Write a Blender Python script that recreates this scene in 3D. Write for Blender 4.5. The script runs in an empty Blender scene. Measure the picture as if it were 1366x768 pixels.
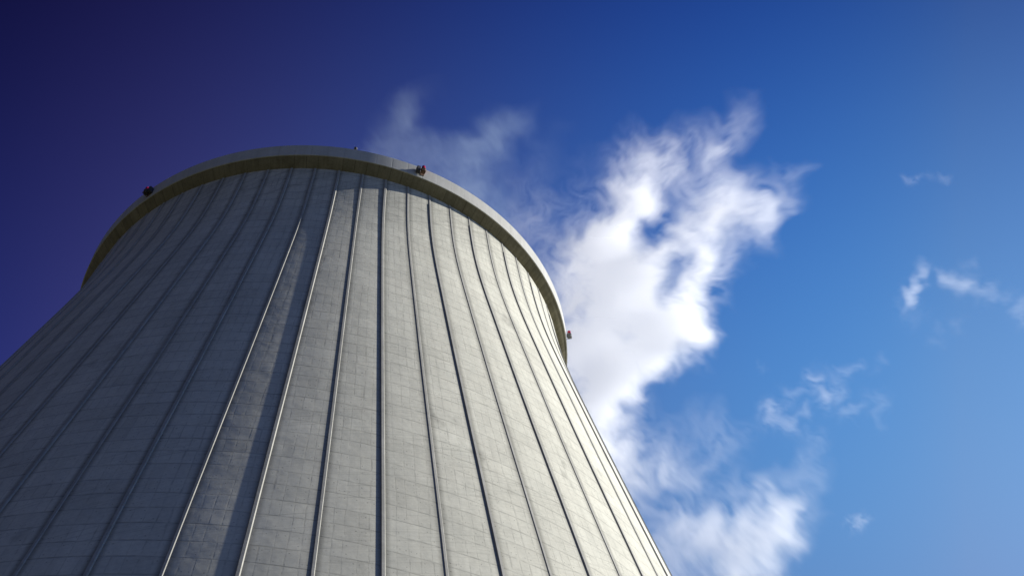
import bpy, bmesh, math, random
import numpy as np
from mathutils import Matrix, Vector

random.seed(7)
R = math.radians
scene = bpy.context.scene
col = scene.collection
for lib in (bpy.data.meshes, bpy.data.materials):
    for it in list(lib):
        lib.remove(it)

# ------------------------------------------------------------------ survey
# camera: on the ground, 131 m from the tower axis, looking up 51.8 degrees
CAM = Vector((0, -131.07, 1.7))
FPX, PW, PH = 1795.2, 1366.0, 768.0           # focal length in photo pixels
EL, YAW = 0.904005, 0.208319
FWD = Vector((math.cos(EL)*math.sin(YAW), math.cos(EL)*math.cos(YAW), math.sin(EL)))
RGT = Vector((math.cos(YAW), -math.sin(YAW), 0))
UPV = RGT.cross(FWD)
# sun
SUN_AZ, SUN_EL = R(92.6), R(36.0)             # azimuth from the side that faces the camera
SUN = Vector((math.sin(SUN_AZ)*math.cos(SUN_EL), -math.cos(SUN_AZ)*math.cos(SUN_EL), math.sin(SUN_EL)))
# tower
TOP = 150.0
FASCIA_H, R_TOP, R_LIP, Z_JOIN = 2.40, 35.03, 35.03, 146.35
KN = np.array([30, 70, 100, 122, 136, 147.0])
KR = np.array([65.27, 54.11, 45.35, 39.08, 35.50, 33.72])
PHI0, DPHI, NRIB = -0.15035, 2*math.pi/70, 70

def _spline():
    n = len(KN); A = np.zeros((n, n)); b = np.zeros(n); h = np.diff(KN); A[0, 0] = A[-1, -1] = 1
    for i in range(1, n-1):
        A[i, i-1] = h[i-1]; A[i, i] = 2*(h[i-1]+h[i]); A[i, i+1] = h[i]
        b[i] = 6*((KR[i+1]-KR[i])/h[i]-(KR[i]-KR[i-1])/h[i-1])
    return np.linalg.solve(A, b)
_M = _spline()
def prof(z):
    if z < 30:
        return prof(30) + (30-z)*(prof(30)-prof(31))
    i = min(max(int(np.searchsorted(KN, z))-1, 0), len(KN)-2)
    t = z-KN[i]; h = KN[i+1]-KN[i]
    return float(KR[i]+t*((KR[i+1]-KR[i])/h-h*(2*_M[i]+_M[i+1])/6)+t*t*_M[i]/2+t**3*(_M[i+1]-_M[i])/(6*h))

# ------------------------------------------------------------------ helpers
def tag(o, label=None, cat=None, group=None, kind=None):
    if label: o['label'] = label
    if cat: o['category'] = cat
    if group: o['group'] = group
    if kind: o['kind'] = kind
    return o

def link(name, me, mats, parent=None, smooth=True):
    o = bpy.data.objects.new(name, me)
    col.objects.link(o)
    for m in (mats if isinstance(mats, (list, tuple)) else [mats]):
        if m: me.materials.append(m)
    if smooth:
        me.polygons.foreach_set('use_smooth', [True]*len(me.polygons))
    if parent: o.parent = parent
    return o

def empty(name, loc=(0, 0, 0), rz=0.0):
    o = bpy.data.objects.new(name, None); o.empty_display_size = 1
    o.location = loc; o.rotation_euler = (0, 0, rz); col.objects.link(o)
    return o

def from_bm(name, bm, mats, parent=None, smooth=False):
    bmesh.ops.recalc_face_normals(bm, faces=bm.faces)
    me = bpy.data.meshes.new(name); bm.to_mesh(me); bm.free()
    return link(name, me, mats, parent, smooth)

def add_box(bm, c, s, bevel=0.0):
    r = bmesh.ops.create_cube(bm, size=1, matrix=Matrix.Translation(c) @ Matrix.Diagonal((s[0], s[1], s[2], 1)))
    if bevel:
        vs = r['verts']; es = list({e for v in vs for e in v.link_edges})
        bmesh.ops.bevel(bm, geom=es, offset=bevel, segments=2, profile=0.5, affect='EDGES')

def add_tube(bm, a, b, r, n=10):
    a, b = Vector(a), Vector(b); d = b-a
    q = d.to_track_quat('Z', 'Y').to_matrix().to_4x4()
    bmesh.ops.create_cone(bm, cap_ends=True, segments=n, radius1=r, radius2=r, depth=d.length,
                          matrix=Matrix.Translation((a+b)/2) @ q)

def add_lathe(bm, pts, n=24, c=(0, 0, 0)):
    rings = []
    for r, z in pts:
        rings.append([bm.verts.new((c[0]+r*math.cos(2*math.pi*i/n), c[1]+r*math.sin(2*math.pi*i/n), c[2]+z)) for i in range(n)])
    for a, b in zip(rings[:-1], rings[1:]):
        for i in range(n):
            bm.faces.new((a[i], a[(i+1) % n], b[(i+1) % n], b[i]))
    bm.faces.new(list(reversed(rings[0]))); bm.faces.new(rings[-1])

class NT:
    """small wrapper to write node trees as expressions"""
    def __init__(self, tree): self.t = tree
    def n(self, typ, **kw):
        nd = self.t.nodes.new(typ)
        for k, v in kw.items(): setattr(nd, k, v)
        return nd
    def put(self, sock, v):
        if isinstance(v, bpy.types.NodeSocket): self.t.links.new(v, sock)
        elif v is not None: sock.default_value = v
    def m(self, op, a, b=None, c=None, clamp=False):
        nd = self.n('ShaderNodeMath', operation=op, use_clamp=clamp)
        for s, v in zip(nd.inputs, (a, b, c)): self.put(s, v)
        return nd.outputs[0]
    def v(self, op, a, b=None):
        nd = self.n('ShaderNodeVectorMath', operation=op)
        self.put(nd.inputs[0], a); self.put(nd.inputs[1], b)
        return nd.outputs['Value'] if op in ('DOT_PRODUCT', 'LENGTH') else nd.outputs[0]
    def xyz(self, x, y, z):
        nd = self.n('ShaderNodeCombineXYZ')
        for s, v in zip(nd.inputs, (x, y, z)): self.put(s, v)
        return nd.outputs[0]
    def sep(self, v):
        nd = self.n('ShaderNodeSeparateXYZ'); self.put(nd.inputs[0], v)
        return nd.outputs
    def noise(self, vec, scale, detail=3, rough=0.55, dist=0.0, dims='3D'):
        nd = self.n('ShaderNodeTexNoise', noise_dimensions=dims)
        self.put(nd.inputs['Vector'], vec); nd.inputs['Scale'].default_value = scale
        nd.inputs['Detail'].default_value = detail; nd.inputs['Roughness'].default_value = rough
        nd.inputs['Distortion'].default_value = dist
        return nd.outputs['Fac'] if 'Fac' in nd.outputs else nd.outputs[0]
    def white(self, vec):
        nd = self.n('ShaderNodeTexWhiteNoise', noise_dimensions='3D'); self.put(nd.inputs['Vector'], vec)
        return nd.outputs['Value']
    def remap(self, x, a, b, lo=0.0, hi=1.0, smooth=True):
        nd = self.n('ShaderNodeMapRange', interpolation_type='SMOOTHSTEP' if smooth else 'LINEAR', clamp=True)
        for s, v in zip(nd.inputs, (x, a, b, lo, hi)): self.put(s, v)
        return nd.outputs[0]
    def mix(self, f, a, b, blend='MIX'):
        nd = self.n('ShaderNodeMix', data_type='RGBA', blend_type=blend)
        self.put(nd.inputs[0], f); self.put(nd.inputs[6], a); self.put(nd.inputs[7], b)
        return nd.outputs[2]
    def bump(self, h, strength, dist, normal=None):
        nd = self.n('ShaderNodeBump'); nd.inputs['Strength'].default_value = strength
        nd.inputs['Distance'].default_value = dist; self.put(nd.inputs['Height'], h)
        if normal is not None: self.put(nd.inputs['Normal'], normal)
        return nd.outputs[0]

def new_mat(name):
    m = bpy.data.materials.new(name); m.use_nodes = True
    nt = m.node_tree
    b = nt.nodes['Principled BSDF']
    return m, NT(nt), b

def c4(r, g, b): return (r, g, b, 1.0)

# ------------------------------------------------------------------ materials
def mat_shell():
    m, N, b = new_mat('board marked concrete')
    P = N.n('ShaderNodeTexCoord').outputs['Object']
    x, y, z = N.sep(P)
    th = N.m('ARCTAN2', x, N.m('MULTIPLY', y, -1.0))
    bay = N.m('DIVIDE', N.m('SUBTRACT', th, PHI0), DPHI)                   # integer on a rib
    bay = N.m('ADD', bay, 100.0)
    rad = N.m('SQRT', N.m('ADD', N.m('MULTIPLY', x, x), N.m('MULTIPLY', y, y)))
    # lifts of 2.05 m with slightly uneven lines
    wob = N.m('MULTIPLY', N.m('SUBTRACT', N.noise(N.xyz(N.m('MULTIPLY', bay, 0.9), z, 3.0), 0.45, 3), 0.5), 0.34)
    lv = N.m('ADD', N.m('DIVIDE', z, 2.05), wob)
    li = N.m('FLOOR', lv); lf = N.m('FRACT', lv)
    # panels: five to a bay, shifted a little in every lift
    jit = N.m('MULTIPLY', N.m('SUBTRACT', N.white(N.xyz(li, N.m('FLOOR', bay), 1.0)), 0.5), 0.10)
    pv = N.m('ADD', N.m('MULTIPLY', bay, 5.0), jit)
    pv = N.m('ADD', pv, N.m('MULTIPLY', N.m('SUBTRACT', N.noise(N.xyz(pv, N.m('MULTIPLY', z, 0.05), 2.0), 0.8, 2), 0.5), 0.9))
    pi = N.m('FLOOR', pv); pf = N.m('FRACT', pv)
    mw = N.m('DIVIDE', N.m('MULTIPLY', rad, DPHI), 5.0)                       # metres per panel
    dv = N.m('MULTIPLY', N.m('MINIMUM', pf, N.m('SUBTRACT', 1.0, pf)), mw)
    dh = N.m('MULTIPLY', N.m('MINIMUM', lf, N.m('SUBTRACT', 1.0, lf)), 2.05)
    soft = N.noise(P, 0.9, 4, 0.65)
    n1 = N.noise(N.xyz(N.m('MULTIPLY', pi, 1.37), li, 0.0), 0.93, 2)
    lvS = N.remap(N.m('ADD', N.m('MULTIPLY', n1, 0.7), N.m('MULTIPLY', soft, 0.65)), 0.50, 0.84)
    n2 = N.noise(N.xyz(N.m('MULTIPLY', bay, 1.3), li, 7.0), 1.1, 3)
    lhS = N.remap(N.m('ADD', N.m('MULTIPLY', n2, 0.7), N.m('MULTIPLY', soft, 0.65)), 0.44, 0.86)
    lineV = N.m('MULTIPLY', N.remap(dv, 0.0, 0.10, 1.0, 0.0), lvS)
    lineH = N.m('MULTIPLY', N.remap(dh, 0.0, 0.14, 1.0, 0.0), lhS)
    dash = N.remap(N.noise(N.xyz(N.m('MULTIPLY', pi, 3.1), N.m('MULTIPLY', z, 0.8), 11.0), 1.0, 4, 0.65), 0.38, 0.56)
    lineV = N.m('MULTIPLY', lineV, dash)
    lines = N.m('MAXIMUM', N.m('MULTIPLY', lineV, 0.75), lineH)
    # a finer upright board grain within the panel
    grain = N.noise(N.xyz(N.m('MULTIPLY', N.m('MULTIPLY', bay, rad), 0.55), N.m('MULTIPLY', z, 0.22), 0.0), 2.2, 5, 0.7)
    blot = N.noise(P, 0.13, 5, 0.6)
    mott = N.noise(P, 2.4, 6, 0.72)
    run = N.noise(N.xyz(N.m('MULTIPLY', bay, 3.2), N.m('MULTIPLY', z, 0.035), 5.0), 1.0, 4, 0.6)
    pt = N.white(N.xyz(pi, li, 2.0)); lt = N.white(N.xyz(li, N.m('FLOOR', bay), 9.0))
    # tone multiplier
    f = N.m('ADD', 0.365, N.m('MULTIPLY', blot, 0.40))
    f = N.m('ADD', f, N.m('MULTIPLY', mott, 0.50))
    f = N.m('ADD', f, N.m('MULTIPLY', grain, 0.16))
    f = N.m('ADD', f, N.m('MULTIPLY', run, 0.36))
    f = N.m('ADD', f, N.m('MULTIPLY', pt, 0.075)); f = N.m('ADD', f, N.m('MULTIPLY', lt, 0.09))
    # dirt running down beside the ribs
    rb = N.m('ABSOLUTE', N.m('SUBTRACT', N.m('FRACT', N.m('ADD', bay, 0.5)), 0.5))   # 0 on a rib
    db = N.m('MULTIPLY', N.m('MULTIPLY', rb, rad), DPHI)
    dirt = N.m('MULTIPLY', N.remap(db, 0.18, 0.72, 1.0, 0.0), N.remap(run, 0.25, 0.6, 0.65, 1.0))
    f = N.m('MULTIPLY', f, N.m('SUBTRACT', 1.0, N.m('MULTIPLY', dirt, 0.52)))
    # dark patches where damp has settled, a few pale efflorescence spots
    damp = N.remap(N.noise(N.xyz(x, y, N.m('MULTIPLY', z, 0.5)), 0.16, 4, 0.6), 0.63, 0.74)
    f = N.m('MULTIPLY', f, N.m('SUBTRACT', 1.0, N.m('MULTIPLY', damp, 0.34)))
    f = N.m('MULTIPLY', f, N.m('SUBTRACT', 1.0, N.m('MULTIPLY', lines, 0.42)))
    # short dirty drips hanging under the lift joints, and thin rusty runs
    arc = N.m('MULTIPLY', N.m('MULTIPLY', bay, rad), DPHI)
    dr = N.noise(N.xyz(N.m('MULTIPLY', arc, 5.0), N.m('ADD', li, 0.5), 3.0), 1.0, 3, 0.6)
    drip = N.m('MULTIPLY', N.remap(dr, 0.56, 0.72), N.m('POWER', lf, 1.5))
    f = N.m('MULTIPLY', f, N.m('SUBTRACT', 1.0, N.m('MULTIPLY', drip, 0.32)))
    lg = N.noise(N.xyz(N.m('MULTIPLY', arc, 2.2), N.m('MULTIPLY', z, 0.16), 8.0), 1.0, 4, 0.62)
    f = N.m('MULTIPLY', f, N.m('SUBTRACT', 1.0, N.m('MULTIPLY', N.remap(lg, 0.54, 0.74), 0.32)))
    f = N.m('MULTIPLY', f, N.m('ADD', 0.93, N.m('MULTIPLY', N.noise(P, 7.0, 3, 0.7), 0.14)))
    # run-off from the rim: dark fingers reaching down from the top
    ro = N.noise(N.xyz(N.m('MULTIPLY', arc, 0.9), N.m('MULTIPLY', z, 0.03), 21.0), 1.0, 5, 0.65)
    reach = N.m('SUBTRACT', z, N.m('MULTIPLY', N.m('SUBTRACT', 0.75, ro), 60.0))
    f = N.m('MULTIPLY', f, N.m('SUBTRACT', 1.0, N.m('MULTIPLY', N.remap(reach, 118.0, 140.0), 0.20)))
    # formwork tie holes, four to a panel row
    tu = N.m('SUBTRACT', N.m('FRACT', N.m('MULTIPLY', pv, 2.0)), 0.5); tv = N.m('SUBTRACT', N.m('FRACT', N.m('MULTIPLY', lv, 2.0)), 0.5)
    td = N.m('SQRT', N.m('ADD', N.m('POWER', N.m('MULTIPLY', N.m('MULTIPLY', tu, mw), 0.5), 2.0), N.m('POWER', N.m('MULTIPLY', tv, 1.02), 2.0)))
    hole = N.m('MULTIPLY', N.remap(td, 0.03, 0.07, 1.0, 0.0), N.remap(N.white(N.xyz(N.m('FLOOR', N.m('MULTIPLY', pv, 2.0)), N.m('FLOOR', N.m('MULTIPLY', lv, 2.0)), 4.0)), 0.5, 0.9, 0.0, 0.5))
    f = N.m('MULTIPLY', f, N.m('SUBTRACT', 1.0, hole))
    hue = N.noise(P, 0.31, 3)
    base = N.mix(hue, c4(0.475, 0.464, 0.392), c4(0.495, 0.473, 0.395))
    colr = N.mix(1.0, base, N.xyz(f, f, f), 'MULTIPLY')
    N.put(b.inputs['Base Color'], colr)
    b.inputs['Roughness'].default_value = 0.9
    b.inputs['Specular IOR Level'].default_value = 0.25
    tilt = N.m('MULTIPLY', N.m('SUBTRACT', pt, 0.5), 0.004)
    h = N.m('ADD', N.m('MULTIPLY', lines, -0.005), tilt)
    h = N.m('ADD', h, N.m('MULTIPLY', mott, 0.005))
    h = N.m('ADD', h, N.m('MULTIPLY', lf, 0.022))
    h = N.m('ADD', h, N.m('MULTIPLY', N.noise(P, 0.35, 2), 0.05))
    N.put(b.inputs['Normal'], N.bump(h, 1.0, 1.0))
    return m

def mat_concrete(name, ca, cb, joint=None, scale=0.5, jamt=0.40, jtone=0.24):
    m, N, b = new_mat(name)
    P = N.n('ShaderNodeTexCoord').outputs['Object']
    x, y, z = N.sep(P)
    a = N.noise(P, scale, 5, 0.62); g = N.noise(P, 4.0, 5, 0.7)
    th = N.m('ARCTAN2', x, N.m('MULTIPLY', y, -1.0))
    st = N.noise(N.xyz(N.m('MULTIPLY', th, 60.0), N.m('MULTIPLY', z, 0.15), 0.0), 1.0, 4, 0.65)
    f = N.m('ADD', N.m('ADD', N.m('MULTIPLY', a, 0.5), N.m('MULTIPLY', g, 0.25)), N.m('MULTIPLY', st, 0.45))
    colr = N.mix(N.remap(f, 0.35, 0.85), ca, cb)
    h = N.m('MULTIPLY', g, 0.008)
    if joint:
        jv = N.m('MULTIPLY', N.m('ADD', th, 4.0), joint/(2*math.pi))
        jf = N.m('FRACT', jv); ji = N.m('FLOOR', jv)
        d = N.m('MINIMUM', jf, N.m('SUBTRACT', 1.0, jf))
        ln = N.m('MULTIPLY', N.remap(d, 0.012, 0.045, 1.0, 0.0), N.remap(N.white(N.xyz(ji, 3.0, 1.0)), 0.2, 0.9, 0.25, 1.0))
        tone = N.m('SUBTRACT', N.m('ADD', 1.0-jtone/2, N.m('MULTIPLY', N.white(N.xyz(ji, 1.0, 1.0)), jtone)), N.m('MULTIPLY', ln, jamt))
        colr = N.mix(1.0, colr, N.xyz(tone, tone, tone), 'MULTIPLY')
        h = N.m('ADD', h, N.m('MULTIPLY', ln, -0.01))
    N.put(b.inputs['Base Color'], colr)
    b.inputs['Roughness'].default_value = 0.88; b.inputs['Specular IOR Level'].default_value = 0.25
    N.put(b.inputs['Normal'], N.bump(h, 1.0, 1.0))
    return m

def mat_plain(name, ca, cb, rough=0.5, metal=0.0, sc=3.0):
    m, N, b = new_mat(name)
    P = N.n('ShaderNodeTexCoord').outputs['Object']
    N.put(b.inputs['Base Color'], N.mix(N.remap(N.noise(P, sc, 5, 0.65), 0.3, 0.7), ca, cb))
    b.inputs['Roughness'].default_value = rough; b.inputs['Metallic'].default_value = metal
    return m

M_SHELL = mat_shell()
M_RIB = mat_concrete('rib concrete', c4(0.27, 0.26, 0.228), c4(0.44, 0.425, 0.38))
M_RIM = mat_concrete('rim concrete', c4(0.42, 0.41, 0.37), c4(0.54, 0.53, 0.50), joint=105, jamt=0.12, jtone=0.05)
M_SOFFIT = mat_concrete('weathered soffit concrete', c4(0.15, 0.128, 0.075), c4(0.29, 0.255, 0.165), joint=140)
M_GREY = mat_plain('grey painted steel', c4(0.13, 0.13, 0.13), c4(0.22, 0.22, 0.215), 0.55)
M_DARK = mat_plain('dark painted steel', c4(0.03, 0.03, 0.035), c4(0.06, 0.056, 0.052), 0.8)
M_RUST = mat_plain('rusty brown steel', c4(0.10, 0.045, 0.025), c4(0.22, 0.12, 0.07), 0.7)
M_LENS, _N, _b = new_mat('red lamp glass')
_b.inputs['Base Color'].default_value = c4(0.62, 0.012, 0.03)
_b.inputs['Roughness'].default_value = 0.12
_b.inputs['Coat Weight'].default_value = 0.5

# ------------------------------------------------------------------ ground
def mat_ground():
    m, N, b = new_mat('dry meadow grass')
    P = N.n('ShaderNodeTexCoord').outputs['Object']
    n = N.noise(P, 0.03, 6, 0.6); g = N.noise(P, 1.5, 5, 0.7)
    colr = N.mix(N.remap(N.m('ADD', N.m('MULTIPLY', n, 0.6), N.m('MULTIPLY', g, 0.4)), 0.35, 0.65),
                 c4(0.030, 0.036, 0.014), c4(0.075, 0.070, 0.036))
    N.put(b.inputs['Base Color'], colr); b.inputs['Roughness'].default_value = 0.95
    N.put(b.inputs['Normal'], N.bump(g, 0.6, 0.1))
    return m
bm = bmesh.new()
bmesh.ops.create_circle(bm, cap_ends=True, segments=96, radius=9000)
g = from_bm('ground', bm, mat_ground()); tag(g, kind='structure')

# ------------------------------------------------------------------ cooling tower
tower = empty('cooling_tower')
tag(tower, 'huge pale concrete cooling tower with upright ribs and a projecting rim', 'cooling tower')

def lathe_mesh(name, pts, seg, mats, parent, phase=0.0):
    n = len(pts)
    ang = [phase+2*math.pi*i/seg for i in range(seg)]
    verts = [(r*math.sin(a), -r*math.cos(a), z) for r, z in pts for a in ang]
    faces = [(k*seg+i, k*seg+(i+1) % seg, (k+1)*seg+(i+1) % seg, (k+1)*seg+i) for k in range(n-1) for i in range(seg)]
    me = bpy.data.meshes.new(name); me.from_pydata(verts, [], faces); me.update()
    return link(name, me, mats, parent, True)

zs = list(np.linspace(0.0, 30, 8)) + list(np.linspace(32, 146.6, 92))
shell = lathe_mesh('shell', [(prof(z), z) for z in zs], NRIB*8, M_SHELL, tower, PHI0)
inner = lathe_mesh('inner_wall', [(prof(z)-0.55, z) for z in reversed(zs)], NRIB*4, M_SHELL, tower, PHI0)

# rim ring beam: lip, fascia, walkway, inner face
ZL = TOP-FASCIA_H
rim_pts = [(34.30, ZL+0.012), (R_LIP+0.02, ZL), (R_LIP+0.05, ZL+0.03), (R_LIP+0.05, ZL+0.20), (R_LIP, ZL+0.25),
           (R_TOP, TOP-0.06), (R_TOP-0.06, TOP), (33.05, TOP), (33.0, TOP-0.05), (33.0, 145.0)]
rim = lathe_mesh('rim_beam', rim_pts, 560, M_RIM, tower)
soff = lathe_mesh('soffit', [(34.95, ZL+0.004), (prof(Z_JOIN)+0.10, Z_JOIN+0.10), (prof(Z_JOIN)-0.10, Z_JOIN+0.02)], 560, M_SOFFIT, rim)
for o in (rim, soff):
    md = o.modifiers.new('edges', 'EDGE_SPLIT'); md.split_angle = R(35)

# ribs: a shallow trapezoid on every meridian; every second one stands higher
def rib_mesh(name, tall):
    zl = list(np.linspace(0.0, 40, 6)) + list(np.linspace(42, 143.9, 70))
    st = []
    for z in zl: st.append((z, 0.12 if tall else 0.058, 0.19 if tall else 0.15, 0.12 if tall else 0.10))
    if tall: st.append((144.05, 0.06, 0.15, 0.10))
    for z in (144.6, 145.3, 146.0, 146.5): st.append((z, 0.06, 0.15, 0.10))
    verts, faces = [], []
    for z, h, wb, wt in st:
        r = prof(z); dr = (prof(z+0.2)-prof(z-0.2))/0.4
        nz = -dr; nl = math.hypot(1, nz)
        for w, d in ((-wb, -0.06), (-wb, 0.0), (-wt, h), (wt, h), (wb, 0.0), (wb, -0.06)):
            rr = r+d/nl; rr = math.sqrt(max(rr*rr-w*w, 0))
            verts.append((w, -rr, z+d*nz/nl))
    k = len(st)
    for i in range(k-1):
        for j in range(5):
            faces.append((i*6+j, i*6+j+1, (i+1)*6+j+1, (i+1)*6+j))
    faces.append(tuple(range(5, -1, -1))); faces.append(tuple(range((k-1)*6, k*6)))
    me = bpy.data.meshes.new(name); me.from_pydata(verts, [], faces); me.update()
    me.materials.append(M_RIB)
    return me
me_t, me_l = rib_mesh('rib', True), rib_mesh('rib_low', False)
for k in range(-22, 30):                          # the side that can be seen
    o = bpy.data.objects.new('rib', me_t if k % 2 else me_l)
    o.rotation_euler = (0, 0, PHI0+k*DPHI); o.parent = tower; col.objects.link(o)

# ------------------------------------------------------------------ warning lights on the rim
def rim_light(phi, label, housing, box_side, r=R_TOP, z=None, small=False):
    """local frame: -Y points away from the tower, X along the rim; origin on the fascia"""
    z = TOP-1.35 if z is None else z
    t = empty('warning_light', (r*math.sin(phi), -r*math.cos(phi), z), phi)
    tag(t, label, 'warning light', 'red warning lights round the tower rim')
    bm = bmesh.new()
    add_box(bm, (0, 0.03, 0.0), (0.55, 0.14, 0.80), 0.015)
    for s in (-0.22, 0.22):
        add_tube(bm, (s, -0.02, -0.28), (s, -0.80, -0.28), 0.035)
        add_tube(bm, (s, -0.02, -0.60+0.28), (s, -0.60, -0.28), 0.025)
    add_tube(bm, (-0.22, -0.80, -0.28), (0.22, -0.80, -0.28), 0.035)
    add_tube(bm, (-0.22, -0.80, -0.28), (-0.22, -0.80, 0.05), 0.025)
    add_tube(bm, (0.22, -0.80, -0.28), (0.22, -0.80, 0.05), 0.025)
    from_bm('bracket', bm, M_GREY if housing is M_GREY else M_RUST, t)
    bm = bmesh.new()
    add_lathe(bm, [(0.20, -0.26), (0.30, -0.22), (0.34, -0.05), (0.34, 0.28), (0.37, 0.29), (0.37, 0.35), (0.26, 0.38)], 28, (0, -0.46, 0))
    from_bm('housing', bm, housing, t, True)
    bm = bmesh.new()
    add_lathe(bm, [(0.235, 0.38), (0.26, 0.44), (0.26, 0.92), (0.22, 1.04), (0.13, 1.11), (0.03, 1.13)], 28, (0, -0.46, 0))
    from_bm('lens', bm, M_LENS, t, True)
    if box_side:
        bm = bmesh.new()
        add_box(bm, (box_side*0.66, -0.32, 0.16), (0.46, 0.56, 1.00), 0.03)
        add_box(bm, (box_side*0.66, -0.615, 0.16), (0.36, 0.02, 0.84), 0.005)
        add_tube(bm, (box_side*0.66, -0.32, 0.66), (box_side*0.66, -0.32, 0.98), 0.03)
        from_bm('junction_box', bm, M_DARK, t)
    return t

def phi_at(px, py, z, r):
    best = None
    for i in range(-1800, 1801):
        a = i*math.pi/2400
        d = Vector((r*math.sin(a), -r*math.cos(a), z))-CAM
        zz = d.dot(FWD)
        e = (PW/2+FPX*d.dot(RGT)/zz-px)**2+(PH/2-FPX*d.dot(UPV)/zz-py)**2
        if best is None or e < best[0]: best = (e, a)
    print('LIGHT', px, py, best, flush=True)
    return best[1]
rim_light(phi_at(564, 229, 148.9, 35.5), 'rusty red warning light with dark box at the middle of the sunlit rim', M_RUST, -1)
rim_light(phi_at(195, 255, 148.9, 35.5), 'dark warning light on the shaded left side of the rim', M_DARK, 1)
rim_light(phi_at(757, 447, 148.9, 35.5), 'red domed warning light on a grey drum at the right edge of the rim', M_GREY, 0)
# a small lamp standing at the far edge of the rim top
pa = phi_at(474, 199, 150.1, 34.9)
lp = empty('rim_lamp', (34.6*math.sin(pa), -34.6*math.cos(pa), TOP), pa)
tag(lp, 'small dark lamp standing on top of the rim left of the rusty warning light', 'lamp')
bm = bmesh.new(); add_box(bm, (0, 0, 0.03), (0.30, 0.30, 0.06), 0.01); add_tube(bm, (0, 0, 0.05), (0, 0, 0.62), 0.06)
from_bm('post', bm, M_DARK, lp)
bm = bmesh.new(); add_lathe(bm, [(0.10, 0.55), (0.20, 0.60), (0.22, 0.95), (0.15, 1.06), (0.04, 1.10)], 20)
from_bm('lamp_head', bm, M_DARK, lp, True)

# ------------------------------------------------------------------ steam and clouds (real volumes)
rng = np.random.default_rng(11)
def vnoise(shape_pts, freq, seed):
    """smooth value noise on coordinate arrays (X, Y, Z broadcastable)"""
    X, Y, Z = [np.asarray(a, np.float32)*freq for a in shape_pts]
    L = np.random.default_rng(seed).random((32, 32, 32)).astype(np.float32)
    def f(a):
        i = np.floor(a).astype(np.int32); t = a-i
        return i & 31, (i+1) & 31, t*t*t*(t*(t*6-15)+10)
    x0, x1, tx = f(X); y0, y1, ty = f(Y); z0, z1, tz = f(Z)
    c = 0
    for xi, wx in ((x0, 1-tx), (x1, tx)):
        for yi, wy in ((y0, 1-ty), (y1, ty)):
            w = wx*wy
            c = c+w*((1-tz)*L[xi, yi, z0]+tz*L[xi, yi, z1])
    return c
def fbm(p, freq, seed, oct=5, gain=0.55):
    s = 0; a = 1; t = 0
    for o in range(oct):
        s = s+a*vnoise(p, freq*2.03**o, seed+o*17); t += a; a *= gain
    return s/t

def cubic_sample(T, gx, gy):
    """Catmull-Rom-ish smooth sampling of table T at float cell coords"""
    H, W = T.shape
    def w(t):
        return (-t**3+2*t*t-t)/2, (3*t**3-5*t*t+2)/2, (-3*t**3+4*t*t+t)/2, (t**3-t*t)/2
    ix = np.floor(gx).astype(int); iy = np.floor(gy).astype(int)
    wx = w(gx-ix); wy = w(gy-iy)
    out = 0
    for a in range(4):
        for b in range(4):
            xx = np.clip(ix+a-1, 0, W-1); yy = np.clip(iy+b-1, 0, H-1)
            out = out+wx[a]*wy[b]*T[yy, xx]
    return out

def cloud_material(name, g=0.42, c=(1, 1, 1)):
    m = bpy.data.materials.new(name); m.use_nodes = True
    nt = m.node_tree; nt.nodes.clear(); N = NT(nt)
    out = N.n('ShaderNodeOutputMaterial'); v = N.n('ShaderNodeVolumePrincipled')
    v.inputs['Color'].default_value = c4(*c)
    v.inputs['Anisotropy'].default_value = g
    v.inputs['Density'].default_value = 1.0
    v.inputs['Density Attribute'].default_value = 'density'
    nt.links.new(v.outputs[0], out.inputs['Volume'])
    return m
M_CLOUD = cloud_material('white cloud')
M_STEAM = cloud_material('thin evaporating steam', 0.42, (0.78, 0.93, 1.0))

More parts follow.
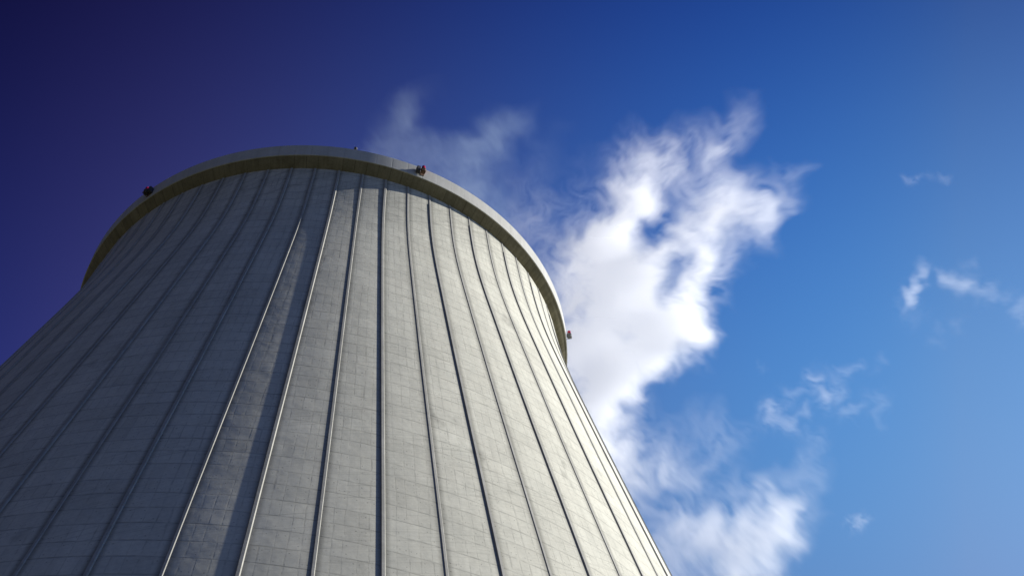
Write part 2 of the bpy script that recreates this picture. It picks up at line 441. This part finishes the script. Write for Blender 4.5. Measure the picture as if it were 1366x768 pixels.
def cloud_object(name, label, cat, box, dist, alpha2d, thick, step=2.0, nz=32, seed=1, warp=1.0, tear=1.0, amax=0.90, gain=1.0, fine=1.0, mat=None):
    """box in photo pixels fixes the size of the grid in the plane at `dist` metres; alpha2d(X, Y) gives the
    share of the sky the vapour hides there; density is spread over `thick` metres of depth with 3-D noise"""
    x0, y0, x1, y1 = box
    s = dist/FPX
    nx, ny = int((x1-x0)/step)+1, int((y1-y0)/step)+1
    px = np.linspace(x0, x1, nx, dtype=np.float32)[:, None, None]
    py = np.linspace(y0, y1, ny, dtype=np.float32)[None, :, None]
    w = np.linspace(-1, 1, nz, dtype=np.float32)[None, None, :]
    # the eddies change slowly with depth, so they are worked out on a few depth slices and blended
    nc = 7
    wc = np.broadcast_to(np.linspace(-1, 1, nc, dtype=np.float32)[None, None, :], (nx, ny, nc))
    cz = np.ascontiguousarray(wc*thick/s*0.10/fine)
    ux = np.ascontiguousarray(np.broadcast_to(px, (nx, ny, nc)))/fine
    uy = np.ascontiguousarray(np.broadcast_to(py, (nx, ny, nc)))/fine
    bx, by = ux.copy(), uy.copy()
    # swirl: displace along the curl of a stream function, large eddies first, then smaller ones
    for k, (L_, amp) in enumerate(((60, 20.0), (25, 7.5), (11, 3.2))):
        h_ = 0.12*L_
        f0 = lambda X, Y: fbm((X, Y, cz), 1/L_, seed+31*k, 2, 0.5)
        gy_ = (f0(ux, uy+h_)-f0(ux, uy-h_))/(2*h_)*L_
        gx_ = (f0(ux+h_, uy)-f0(ux-h_, uy))/(2*h_)*L_
        ux, uy = ux+warp*amp*gy_, uy-warp*amp*gx_
    A = np.clip(alpha2d(ux*fine, uy*fine), 0, 0.97)
    # torn, fibrous veil: ridged fibres along the wind, eating into it where it is thin
    fx, fy = ux*0.80-uy*0.60, ux*0.60+uy*0.80
    e = 1-np.abs(2*fbm((fx, fy*0.40, cz), 1/15, seed+900, 5, 0.62)-1)          # ridges
    e2 = fbm((ux, uy, cz), 1/26, seed+950, 6, 0.70)-0.5
    A = np.clip(A**1.22*(1+tear*(1.5*(e-0.80)+3.4*e2)*(1.10-A)), 0, amax)
    # blend to the full number of slices
    pos = (np.linspace(0, nc-1, nz)); i0 = np.minimum(pos.astype(int), nc-2); t_ = (pos-i0).astype(np.float32)
    A = (A[:, :, i0]*(1-t_)+A[:, :, i0+1]*t_).astype(np.float32)
    tau = -np.log(1-A)
    off = (fbm((px, py, 0*px), 1/90, seed+700, 2)-0.5)*0.6
    half = 0.25+0.60*A
    d = tau*np.clip(1-((w-off)/half)**2, 0, 1)**1.5/(1.178*half)*0.93
    edge = np.minimum(np.minimum(px-x0, x1-px), np.minimum(py-y0, y1-py))
    d = d*np.clip(edge/14, 0, 1)*np.clip((1-np.abs(w))/0.1, 0, 1)
    d = (d*gain/thick).astype(np.float32)
    d[d < 2e-5] = 0
    # carry the samples in a memory image of depth slices; geometry nodes turn it into a voxel volume
    hx, hy, hz = (x1-x0)*s/2, (y1-y0)*s/2, thick
    W_, H_ = nx, ny*nz
    im = bpy.data.images.new(name+'_density', W_, H_, alpha=False, float_buffer=True, is_data=True)
    buf = np.ones((nz, ny, nx, 4), np.float32)
    buf[..., :3] = d.transpose(2, 1, 0)[..., None]
    im.pixels.foreach_set(buf.ravel()); im.update()
    o = bpy.data.objects.new(name, bpy.data.volumes.new(name)); col.objects.link(o); o.data.materials.append(mat or M_CLOUD)
    cx, cy = (x0+x1)/2, (y0+y1)/2
    loc = CAM+FWD*dist+RGT*((cx-PW/2)*s)-UPV*((cy-PH/2)*s)
    rot = Matrix((RGT, UPV, -FWD)).transposed().to_4x4()
    o.matrix_world = Matrix.Translation(loc) @ rot
    tag(o, label, cat)
    gt = bpy.data.node_groups.new(name+'_grid', 'GeometryNodeTree')
    gt.interface.new_socket('Geometry', in_out='INPUT', socket_type='NodeSocketGeometry')
    gt.interface.new_socket('Geometry', in_out='OUTPUT', socket_type='NodeSocketGeometry')
    N = NT(gt)
    gi, go = N.n('NodeGroupInput'), N.n('NodeGroupOutput')
    vc = N.n('GeometryNodeVolumeCube')
    vc.inputs['Min'].default_value = (-hx, -hy, -hz); vc.inputs['Max'].default_value = (hx, hy, hz)
    vc.inputs['Resolution X'].default_value = nx; vc.inputs['Resolution Y'].default_value = ny; vc.inputs['Resolution Z'].default_value = nz
    pos = N.n('GeometryNodeInputPosition').outputs[0]
    X, Y, Z = N.sep(pos)
    ix = N.m('ROUND', N.m('MULTIPLY', N.m('ADD', X, hx), (nx-1)/(2*hx)))
    iy = N.m('ROUND', N.m('MULTIPLY', N.m('SUBTRACT', hy, Y), (ny-1)/(2*hy)))
    iz = N.m('ROUND', N.m('MULTIPLY', N.m('SUBTRACT', hz, Z), (nz-1)/(2*hz)))
    u_ = N.m('DIVIDE', N.m('ADD', ix, 0.5), float(W_))
    v_ = N.m('DIVIDE', N.m('ADD', N.m('ADD', N.m('MULTIPLY', iz, float(ny)), iy), 0.5), float(H_))
    ti = N.n('GeometryNodeImageTexture', interpolation='Closest', extension='EXTEND')
    ti.inputs['Image'].default_value = im
    gt.links.new(N.xyz(u_, v_, 0.0), ti.inputs['Vector'])
    tr = N.sep(ti.outputs['Color'])[0]
    gt.links.new(tr, vc.inputs['Density'])
    sm = N.n('GeometryNodeSetMaterial'); sm.inputs['Material'].default_value = mat or M_CLOUD
    gt.links.new(vc.outputs[0], sm.inputs['Geometry'])
    gt.links.new(sm.outputs[0], go.inputs[0])
    md = o.modifiers.new('voxels', 'NODES'); md.node_group = gt
    return o

def table(xa, ya, st, rows):
    T = np.array([[float(v) for v in r.split()] for r in rows], np.float32)/10
    sx, sy = st
    return lambda X, Y: cubic_sample(T, (X-xa)/sx, (Y-ya)/sy)
def blobs(L):
    def f(X, Y):
        out = np.zeros_like(X)
        for (ax, ay, bx, by, rw, al) in L:                 # a stroke from a to b, half width rw
            dx, dy = bx-ax, by-ay; l2 = dx*dx+dy*dy+1e-6
            t = np.clip(((X-ax)*dx+(Y-ay)*dy)/l2, 0, 1)
            d2 = (X-ax-t*dx)**2+(Y-ay-t*dy)**2
            out = np.maximum(out, al*np.exp(-d2/(rw*rw)))
        return out
    return f

BIG = table(630, 120, (30, 30), [
 # 630 660 690 720 750 780 810 840 870 900 930 960 990 1020 1050 1080 1110
 '0 0 0 0 0 0 0 0 0 0 0 0 0.3 0 0 0 0',            # 120
 '0 0 0 0 0 0 0 0 0 0 0 0.4 1.2 0 0 0 0',          # 150
 '0 0 0 0 0 0 0 1 2 1 1 2.5 1.5 0 0 0 0',          # 180
 '0 0 0 0.2 0 0.2 0.7 3.5 4.5 3 2.7 4 0.5 0 0 0 0',
 '0 0 0.4 0.5 0.3 0.5 1.2 5.8 7.2 3.2 2.7 3.2 2.5 1 1.8 0 0',   # 240
 '0 0 1.0 1.2 0.9 1.8 5.2 9 7.6 1.4 4 6.2 5.8 4.2 1 0 0',
 '0 0 1.2 1.5 1.1 4 9 8.2 0.6 4.6 7.2 7.4 5.6 5.4 0 0 0',   # 300
 '0 0 1 2 4 7.5 9.3 8.3 6.4 6.8 6.8 4 2 0.8 0 0 0',
 '0 0 1 2 5 8.3 9.6 9.2 8.6 2.4 7.2 6.2 1 0 0 0 0',         # 360
 '0 0 1 3 6.5 8.4 9.6 9.6 9.3 4.4 8 3 0 0 0 0 0',
 '0 0 1 3 7 8.4 9.6 9.6 9.6 9 8 0.6 0 0 0 0 0',         # 420
 '0 0 0 3 8 8.8 9.2 9 9 9 7.6 0.3 0 0 0 0 0',
 '0 0 0 3 8 8.8 9 9 8.4 4.2 2 0 0 0 0 0 0',               # 480
 '0 0 0 2 7 9.2 9.2 8.8 1.6 0 0 0 0 0 0 0 0',
 '0 0 0 0 5 8.8 9 2.6 0.6 0 0.3 0.2 0 0 0 0 0',           # 540
 '0 0 0 0 3 7 7.4 3.8 1.4 1.1 0.9 1.1 0.8 0 0 0 0',
 '0 0 0 0 0 5 6.6 6.2 2.4 2 1 1.9 0.6 0 0 0.5 0',         # 600
 '0 0 0 0 0 2 5 6.8 4 4 2.4 1 0.5 0.4 1.4 1.2 0',
 '0 0 0 0 0 0 3 4 1.4 1 1 1.4 2 3.4 2.2 1.2 0',           # 660
 '0 0 0 0 0 0 1 2 2 3 3.5 3 4.5 6 5.6 1.4 0',
 '0 0 0 0 0 0 0 1 2 3.6 5 5 5.6 6.8 5.8 0.7 0',           # 720
 '0 0 0 0 0 0 0 1 2 3 3 3 6.2 5.4 1.4 0 0',
 '0 0 0 0 0 0 0 1 2 2.5 2.5 3 6 4 0.6 0 0',               # 780
 '0 0 0 0 0 0 0 1 2 2 2 3 5 3 0 0 0'])
PLUME = table(450, 110, (30, 20), [
 '0 0 0 0 0.2 0 0 0 0 0 0 0',
 '0 0 0 1.2 0.5 0 0 0 0 0 0 0',     # 130
 '0 0 0.5 2.1 0.2 0 0 0.6 1.6 0.2 0 0',
 '0 0 1.3 2.4 0.3 0 0.5 2.6 1.9 0.2 0.3 0',     # 170
 '0 0 2.1 2.3 1.8 2.0 3.0 2.6 0.5 0.5 0.2 0',
 '0 1 2.4 2.4 2.4 2.9 3.1 1.5 0.3 0.6 0.2 0',     # 210
 '0 1 2 2 2.5 2.9 3.2 1.3 0.5 0.6 0.2 0',
 '0 0 1 2 2.5 3 3.6 2.1 0.8 0.5 0.2 0',     # 250
 '0 0 0 1 2 3 3.6 2.5 1 0.6 0.3 0',
 '0 0 0 0 2 2.5 3 2.2 1.3 0.6 0.3 0',     # 290
 '0 0 0 0 1 1 2 2 1 0.5 0 0'])
FRAG = blobs([(1084, 512, 1110, 532, 15, .42), (1112, 505, 1140, 490, 9, .2), (1030, 548, 1050, 566, 15, .38),
              (1050, 566, 1078, 550, 11, .28), (1045, 528, 1068, 516, 12, .18), (1132, 556, 1144, 540, 9, .18),
              (1165, 530, 1180, 548, 15, .14), (1075, 610, 1092, 578, 14, .16), (1170, 486, 1180, 478, 8, .12),
              (1010, 482, 1016, 490, 5, .15)])
PUFF = blobs([(1140, 700, 1148, 692, 10, .36), (1128, 700, 1134, 694, 8, .08)])
STREAK = blobs([(1212, 396, 1226, 378, 9, .75), (1226, 376, 1234, 352, 8, .45), (1200, 402, 1212, 396, 12, .2),
                (1262, 370, 1290, 382, 10, .5), (1290, 382, 1322, 390, 13, .26), (1322, 390, 1345, 396, 12, .12),
                (1358, 412, 1372, 428, 12, .22), (1255, 440, 1282, 432, 10, .10), (1238, 458, 1258, 456, 7, .08),
                (1290, 355, 1300, 352, 8, .10), (1208, 416, 1222, 420, 16, .08)])
HIGH = blobs([(1208, 240, 1235, 236, 6, .22), (1240, 236, 1266, 240, 6, .15)])

cloud_object('steam_plume', 'faint grey steam rising in two wisps from behind the tower rim', 'steam', (470, 90, 780, 320), 300, PLUME, 14, 2.0, 28, seed=21, warp=0.42, tear=0.38, amax=0.5, gain=0.62, mat=M_STEAM)
cloud_object('cloud', 'large bright white cloud drifting right of the tower rim', 'cloud', (640, 110, 1130, 810), 430, BIG, 22, 1.8, 36, seed=41, warp=0.72, tear=0.95, amax=0.835)
cloud_object('cloud', 'thin torn cloud scraps right of the large white cloud', 'cloud', (1000, 465, 1200, 640), 430, FRAG, 10, 1.8, 20, seed=61, warp=1.0, tear=1.4, gain=0.33, fine=0.6)
cloud_object('cloud', 'tiny lone cloud puff low on the right in blue sky', 'cloud', (1110, 670, 1175, 725), 430, PUFF, 4, 1.6, 14, seed=71, warp=0.8, tear=1.4, gain=0.30, fine=0.4)
cloud_object('cloud', 'small white hooked cloud wisps near the right edge of the sky', 'cloud', (1180, 330, 1390, 480), 430, STREAK, 9, 1.8, 20, seed=81, warp=0.8, tear=1.3, gain=0.29, fine=0.5)
cloud_object('cloud', 'faint short cloud streak highest on the right of the sky', 'cloud', (1190, 220, 1285, 258), 430, HIGH, 3, 1.6, 14, seed=91, warp=0.8, tear=1.4, gain=0.20, fine=0.5)

# ------------------------------------------------------------------ sky and sun
SKYFIT = [[-1.393, 2.174, 1.807], [-4.833, -3.407, -1.396], [-0.88, -0.584, -0.108], [-1.78, -4.275, -3.133], [-7.933, -10.233, -7.03], [0.605, 2.371, 2.605], [26.644, 3.863, -3.921], [10.076, 1.453, -6.104]]
w = bpy.data.worlds.new('World'); scene.world = w; w.use_nodes = True
nt = w.node_tree; nt.nodes.clear(); N = NT(nt)
out = N.n('ShaderNodeOutputWorld'); bg = N.n('ShaderNodeBackground')
sky = N.n('ShaderNodeTexSky'); sky.sky_type = 'NISHITA'; sky.sun_disc = False
sky.sun_elevation = SUN_EL; sky.sun_rotation = math.atan2(SUN.x, SUN.y)
sky.altitude = 300; sky.air_density = 1.0; sky.dust_density = 0.6; sky.ozone_density = 2.0
bg.inputs['Strength'].default_value = 0.10
# deep blue sky gradient fitted along the camera axes; vignette darkening painted in too
D = N.n('ShaderNodeTexCoord').outputs['Generated']
qx = N.m('MINIMUM', N.m('MAXIMUM', N.v('DOT_PRODUCT', D, tuple(RGT)), -0.47), 0.315)  # left limit lies outside the view: darkens unseen sky to dim shade fill
qy = N.m('MINIMUM', N.m('MAXIMUM', N.v('DOT_PRODUCT', D, tuple(UPV)), -0.30), 0.24)
terms = (qx, qy, 1.0, N.m('MULTIPLY', qx, qx), N.m('MULTIPLY', qy, qy), N.m('MULTIPLY', qx, qy), N.m('MULTIPLY', qx, N.m('MULTIPLY', qx, qx)), N.m('MULTIPLY', qy, N.m('MULTIPLY', qx, qx)))
chan = []
for k in range(3):
    t = SKYFIT[2][k]
    for j in (0, 1, 3, 4, 5, 6, 7):
        t = N.m('ADD', t, N.m('MULTIPLY', terms[j], SKYFIT[j][k]))
    chan.append(N.m('MINIMUM', N.m('EXPONENT', t), 1.4))
vm = N.v('MULTIPLY', sky.outputs[0], N.xyz(*chan))
nt.links.new(vm, bg.inputs[0]); nt.links.new(bg.outputs[0], out.inputs[0])

sl = bpy.data.lights.new('sun', 'SUN'); sl.energy = 5.0; sl.angle = R(0.53); sl.color = (1.0, 0.975, 0.91)
so = bpy.data.objects.new('sun', sl); col.objects.link(so)
so.rotation_euler = SUN.to_track_quat('Z', 'Y').to_euler()
so.location = (200, 0, 300)

# ------------------------------------------------------------------ camera and render
cd = bpy.data.cameras.new('camera'); co = bpy.data.objects.new('camera', cd); col.objects.link(co)
cd.sensor_width = 36; cd.lens = FPX/PW*36; cd.clip_start = 0.1; cd.clip_end = 30000
co.matrix_world = Matrix.Translation(CAM) @ Matrix((RGT, UPV, -FWD)).transposed().to_4x4()
scene.camera = co
vs = scene.view_settings
vs.view_transform = 'Standard'; vs.look = 'None'; vs.exposure = 0.65; vs.gamma = 1.0; vs.use_curve_mapping = False
cy = scene.cycles
cy.volume_bounces = 8; cy.max_bounces = 12; cy.diffuse_bounces = 4
cy.volume_step_rate = 2.0; cy.volume_max_steps = 256
cy.use_denoising = True
